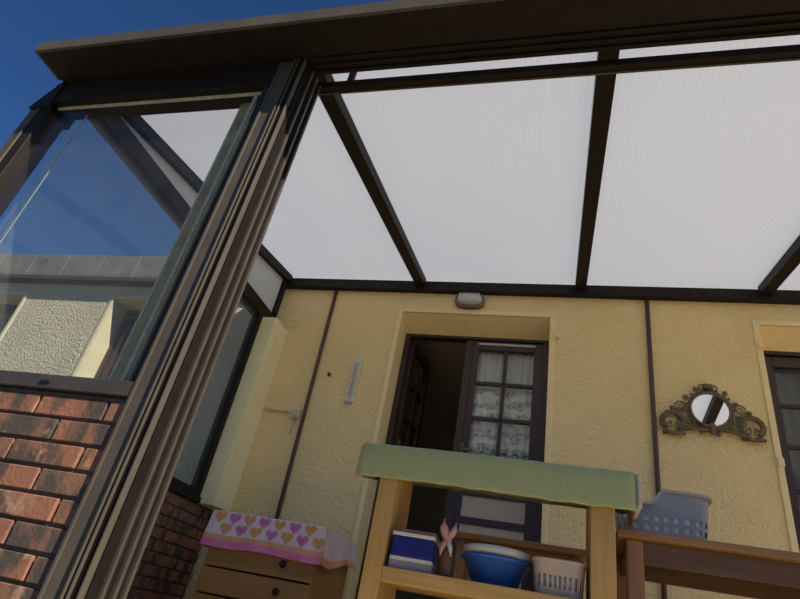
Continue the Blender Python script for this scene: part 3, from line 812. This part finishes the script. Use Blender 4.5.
# ------------------------------------------------------------------ brown table with laundry basket
TX0, TX1, TY0, TY1, TZ = .285, 1.40, 2.75, 3.34, .575
t = root('table', ((TX0 + TX1) / 2, 3.0, FL))
bx(TX0, TX1, TY0, TY1, TZ - .032, TZ, bev=.006).build('table_top', 'table', t)
lx0, lx1 = TX0 + .04, TX1 - .06
for x in (lx0, lx1 - .068):
    for y in (TY0 + .035, TY1 - .1): bx(x, x + .068, y, y + .065, FL, TZ - .032, bev=.006).build('leg', 'tablez', t)
m = MB(); bx(lx0 + .068, lx1 - .068, TY0 + .05, TY0 + .072, TZ - .125, TZ - .032, bev=.003).build('front_apron', 'apron', t)
m.box(lx0 + .068, lx1 - .068, TY1 - .07, TY1 - .048, TZ - .125, TZ - .032, bev=.003)
m.box(lx0 + .02, lx0 + .042, TY0 + .1, TY1 - .1, TZ - .125, TZ - .032, bev=.003); m.box(lx1 - .05, lx1 - .028, TY0 + .1, TY1 - .1, TZ - .125, TZ - .032, bev=.003)
m.build('apron', 'apron', t)
bx(lx0 + .07, lx1 - .07, TY1 - .085, TY1 - .05, -.06, -.01, bev=.004).build('stretcher', 'table', t)
tag(t, 'brown wooden table against the wall, carrying the laundry basket', 'table')
t = root('laundry_basket', (.52, 3.145, TZ))
def rimdrop(x, z): return -.07 * max(0, min(1, (.515 - x) / .035)) * max(0, (z - TZ - .12) / .13)
m, P0 = slotted(.305, .742, 2.99, 3.30, TZ + .001, TZ + .25, 30, 3, .13, pad_bottom=.02, pad_top=.10, bar=.42, power=4.5, solid=(.90, .12))
def P(u, z): x, y, zz = P0(u, z); return (x, y, zz + rimdrop(x, zz))
for v in m.b.verts: v.co.z += rimdrop(v.co.x, v.co.z)
o = m.build('basket_wall', 'basket', t); sd = o.modifiers.new('thickness', 'SOLIDIFY'); sd.thickness = .004
m = MB()
def rim_pt(u, z, e): x, y, zz = P(u, z); d = Vector((x - .5235, y - 3.145, 0)).normalized(); return Vector((x, y, zz)) + d * e
m.tube([rim_pt(k / 72, TZ + .248, .006) for k in range(72)], .010, n=10, closed=True); m.build('rim', 'basket', t)
tag(t, 'lilac grey laundry basket with square holes standing on the brown table', 'basket')
m = MB()
m.lathe([(.001, .014), (.80, .014), (.84, .05), (.87, .10), (.88, .15), (.55, .17), (.001, .175)], (.5235, 3.145, TZ), 48, sx=.2185, sy=.155, power=4.5)
tag(m.build('linen', 'linen'), 'white folded linen inside the lilac grey laundry basket', 'linen')

# ------------------------------------------------------------------ chest of drawers with oilcloth
CX0, CX1, CY0, CY1, CT = -2.115, -1.372, 3.52, 4.16, .495
t = root('chest_of_drawers', ((CX0 + CX1) / 2, 3.84, FL))
m = MB()
m.box(CX0, CX0 + .022, CY0 + .012, CY1, FL, CT - .02, bev=.003); m.box(CX1 - .022, CX1, CY0 + .012, CY1, FL, CT - .02, bev=.003)
m.box(CX0 + .022, CX1 - .022, CY1 - .015, CY1, FL, CT - .02); m.box(CX0 + .022, CX1 - .022, CY0 + .06, CY1 - .02, FL, FL + .03)
m.build('carcass', 'chest', t)
bx(CX0 - .008, CX1 + .008, CY0 - .002, CY1, CT - .02, CT - .002, bev=.004).build('top_board', 'chest', t)
z = CT - .025
for k in range(4):
    z0 = z - .152
    d = bx(CX0 + .004, CX1 - .004, CY0 - .006, CY0 + .014, z0 + .010, z, bev=.004).build('drawer', 'chest', t)
    kx = CX1 - .20
    m = MB(); m.tube([(kx, CY0 - .004, z0 + .084), (kx, CY0 - .018, z0 + .084), (kx, CY0 - .022, z0 + .084), (kx, CY0 - .034, z0 + .084)], [.009, .009, .022, .018], n=18); m.build('knob', 'knob', d)
    z = z0
tag(t, 'honey wood chest of drawers with dark knobs in the corner, under the heart oilcloth', 'chest of drawers')
# oilcloth with hearts
def heart(n=28):
    P = []
    for k in range(n):
        a = k * 2 * PI / n; P.append((16 * math.sin(a) ** 3 / 17, (13 * math.cos(a) - 5 * math.cos(2 * a) - 2 * math.cos(3 * a) - math.cos(4 * a)) / 17 + .12))
    return P
m = MB(); fx0, fx1, fy, by, ft = CX0 - .03, CX1 + .035, CY0 - .030, CY1 - .005, CT + .003
drop = .215
# top
m.mi = 0
NXc = 40
def front_pt(u, v):
    """u along, v 0 at the top .. 1 at the hem: falls in slow folds"""
    x = fx0 + (fx1 - fx0) * u - .012 * v * (1 - u) + .02 * v * u
    y = fy - .010 * v * (1 + .6 * math.sin(u * 17) + .4 * math.sin(u * 31 + 1)) - .012 * v
    z = ft - drop * v - .006 * v * math.sin(u * 9)
    return (x, y, z)
rows = [0, .04, .12, .25, .4, .55, .66, .80, .9, 1.0]
V = [[m.b.verts.new(front_pt(i / NXc, r)) for i in range(NXc + 1)] for r in rows]
for j in range(len(rows) - 1):
    for i in range(NXc):
        f = m.b.faces.new((V[j][i], V[j][i + 1], V[j + 1][i + 1], V[j + 1][i])); f.smooth = True
        f.material_index = 3 if .65 <= rows[j] < .79 else (4 if rows[j] >= .79 else 0)
bk = [m.b.verts.new((fx0 + (fx1 - fx0) * i / NXc, by, ft)) for i in range(NXc + 1)]
for i in range(NXc): m.b.faces.new((V[0][i], bk[i], bk[i + 1], V[0][i + 1])).material_index = 0
for side in (0, 1):
    xs = fx1 if side else fx0; s = 1 if side else -1; col = NXc if side else 0
    prev = None
    for j in range(13):
        u = j / 12; y = fy + (by - fy) * u
        hang = .215 * (1 - u) + .15 * u + .02 * math.sin(u * 7)
        c0 = V[0][col] if j == 0 else (bk[col] if j == 12 else None)
        if c0 is None: c0 = m.b.verts.new((xs, y, ft))
        ring = [c0]
        for q in range(1, 6):
            v = q / 5
            ring.append(m.b.verts.new((xs + s * (.012 * v * (1.4 + math.sin(u * 13 + 1))), y, ft - hang * v)) if j else m.b.verts.new(Vector(front_pt(side, v)) + Vector((s * .004 * v, .002, 0))))
        if prev:
            for q in range(5):
                f = m.b.faces.new((prev[q], ring[q], ring[q + 1], prev[q + 1])); f.smooth = True; f.material_index = 3 if q == 4 else 0
        prev = ring
HT = heart()
for r_, v0 in enumerate((.18, .49)):
    for k in range(8):
        u = (k + .5 + (.12 if r_ == 0 else -.25)) / 7.6
        if u > .97: continue
        if u < .04: continue
        mi = 1 if (k + r_) % 2 == 0 else 2; rad = .043
        vs = []
        for hx, hz in HT:
            uu = u + hx * rad / (fx1 - fx0); vv = v0 - hz * rad / drop
            p = Vector(front_pt(uu, vv)); vs.append(m.b.verts.new((p.x, p.y - .0022, p.z)))
        f = m.b.faces.new(vs); f.material_index = mi
oc = m.build('oilcloth', ['cloth', 'heart_o', 'heart_m', 'band_o', 'band_m'])
tag(oc, 'pink oilcloth with orange and magenta hearts draped over the chest of drawers', 'oilcloth')

# ------------------------------------------------------------------ assumed hedgerow behind the photographer, added only for reflections
m = MB(); rnd = random.Random(2)
for k in range(46): m.ball((-16 + k * .75, -13 + rnd.uniform(-.4, .4), FL + .5 + rnd.uniform(0, .35)), .85 + rnd.uniform(-.1, .2), (1, 1, 1.1), 10)
hg = m.build('added_hedge', 'added_hedge'); tag(hg, 'low green hedgerow added across the garden for reflections', 'added_hedge')

# ------------------------------------------------------------------ camera
cam = bpy.data.cameras.new('camera'); co = bpy.data.objects.new('camera', cam); C.objects.link(co)
cam.sensor_fit = 'HORIZONTAL'; cam.sensor_width = 36; cam.lens = 555.5 / 800 * 36; cam.clip_start = .05
W2C = ((0.96121905, 0.21353893, 0.17452527), (0.03295263, 0.53936549, -0.84142676), (-0.27381028, 0.81454649, 0.51141172))
R = Matrix((W2C[0], tuple(-v for v in W2C[1]), tuple(-v for v in W2C[2]))).transposed().to_4x4()
R.translation = Vector((0, 0, H)); co.matrix_world = R
bpy.context.scene.camera = co

# ------------------------------------------------------------------ light
sd = Vector((-2.0, 1.0, -1.9)).normalized()
sun = bpy.data.lights.new('sun', 'SUN'); sun.energy = 7.5; sun.angle = math.radians(.53); sun.color = (1, .91, .77)
so = bpy.data.objects.new('sun', sun); C.objects.link(so); so.rotation_euler = sd.to_track_quat('-Z', 'Y').to_euler()
w = bpy.data.worlds.new('sky'); bpy.context.scene.world = w; w.use_nodes = True
t = w.node_tree; t.nodes.clear(); o = t.nodes.new('ShaderNodeOutputWorld'); bg = t.nodes.new('ShaderNodeBackground')
sk = t.nodes.new('ShaderNodeTexSky'); sk.sky_type = 'NISHITA'; sk.sun_disc = False
sk.sun_elevation = math.asin(-sd.z); sk.sun_rotation = math.atan2(-sd.x, -sd.y)
sk.air_density = 1.0; sk.dust_density = .0; sk.ozone_density = 3.0
tn = t.nodes.new('ShaderNodeMix'); tn.data_type = 'RGBA'; tn.blend_type = 'MULTIPLY'; tn.inputs[0].default_value = 1
tn.inputs[7].default_value = (.42, .74, 1.12, 1); t.links.new(sk.outputs[0], tn.inputs[6])
bg.inputs['Strength'].default_value = .075
t.links.new(tn.outputs[2], bg.inputs['Color']); t.links.new(bg.outputs[0], o.inputs['Surface'])
sc = bpy.context.scene
sc.view_settings.view_transform = 'Standard'; sc.view_settings.look = 'None'; sc.view_settings.exposure = 0.0; sc.view_settings.gamma = 1
sc.view_settings.use_curve_mapping = False
sc.cycles.max_bounces = 14; sc.cycles.diffuse_bounces = 7; sc.cycles.transparent_max_bounces = 16; sc.cycles.transmission_bounces = 10
sc.cycles.use_denoising = True; sc.cycles.sample_clamp_indirect = 6
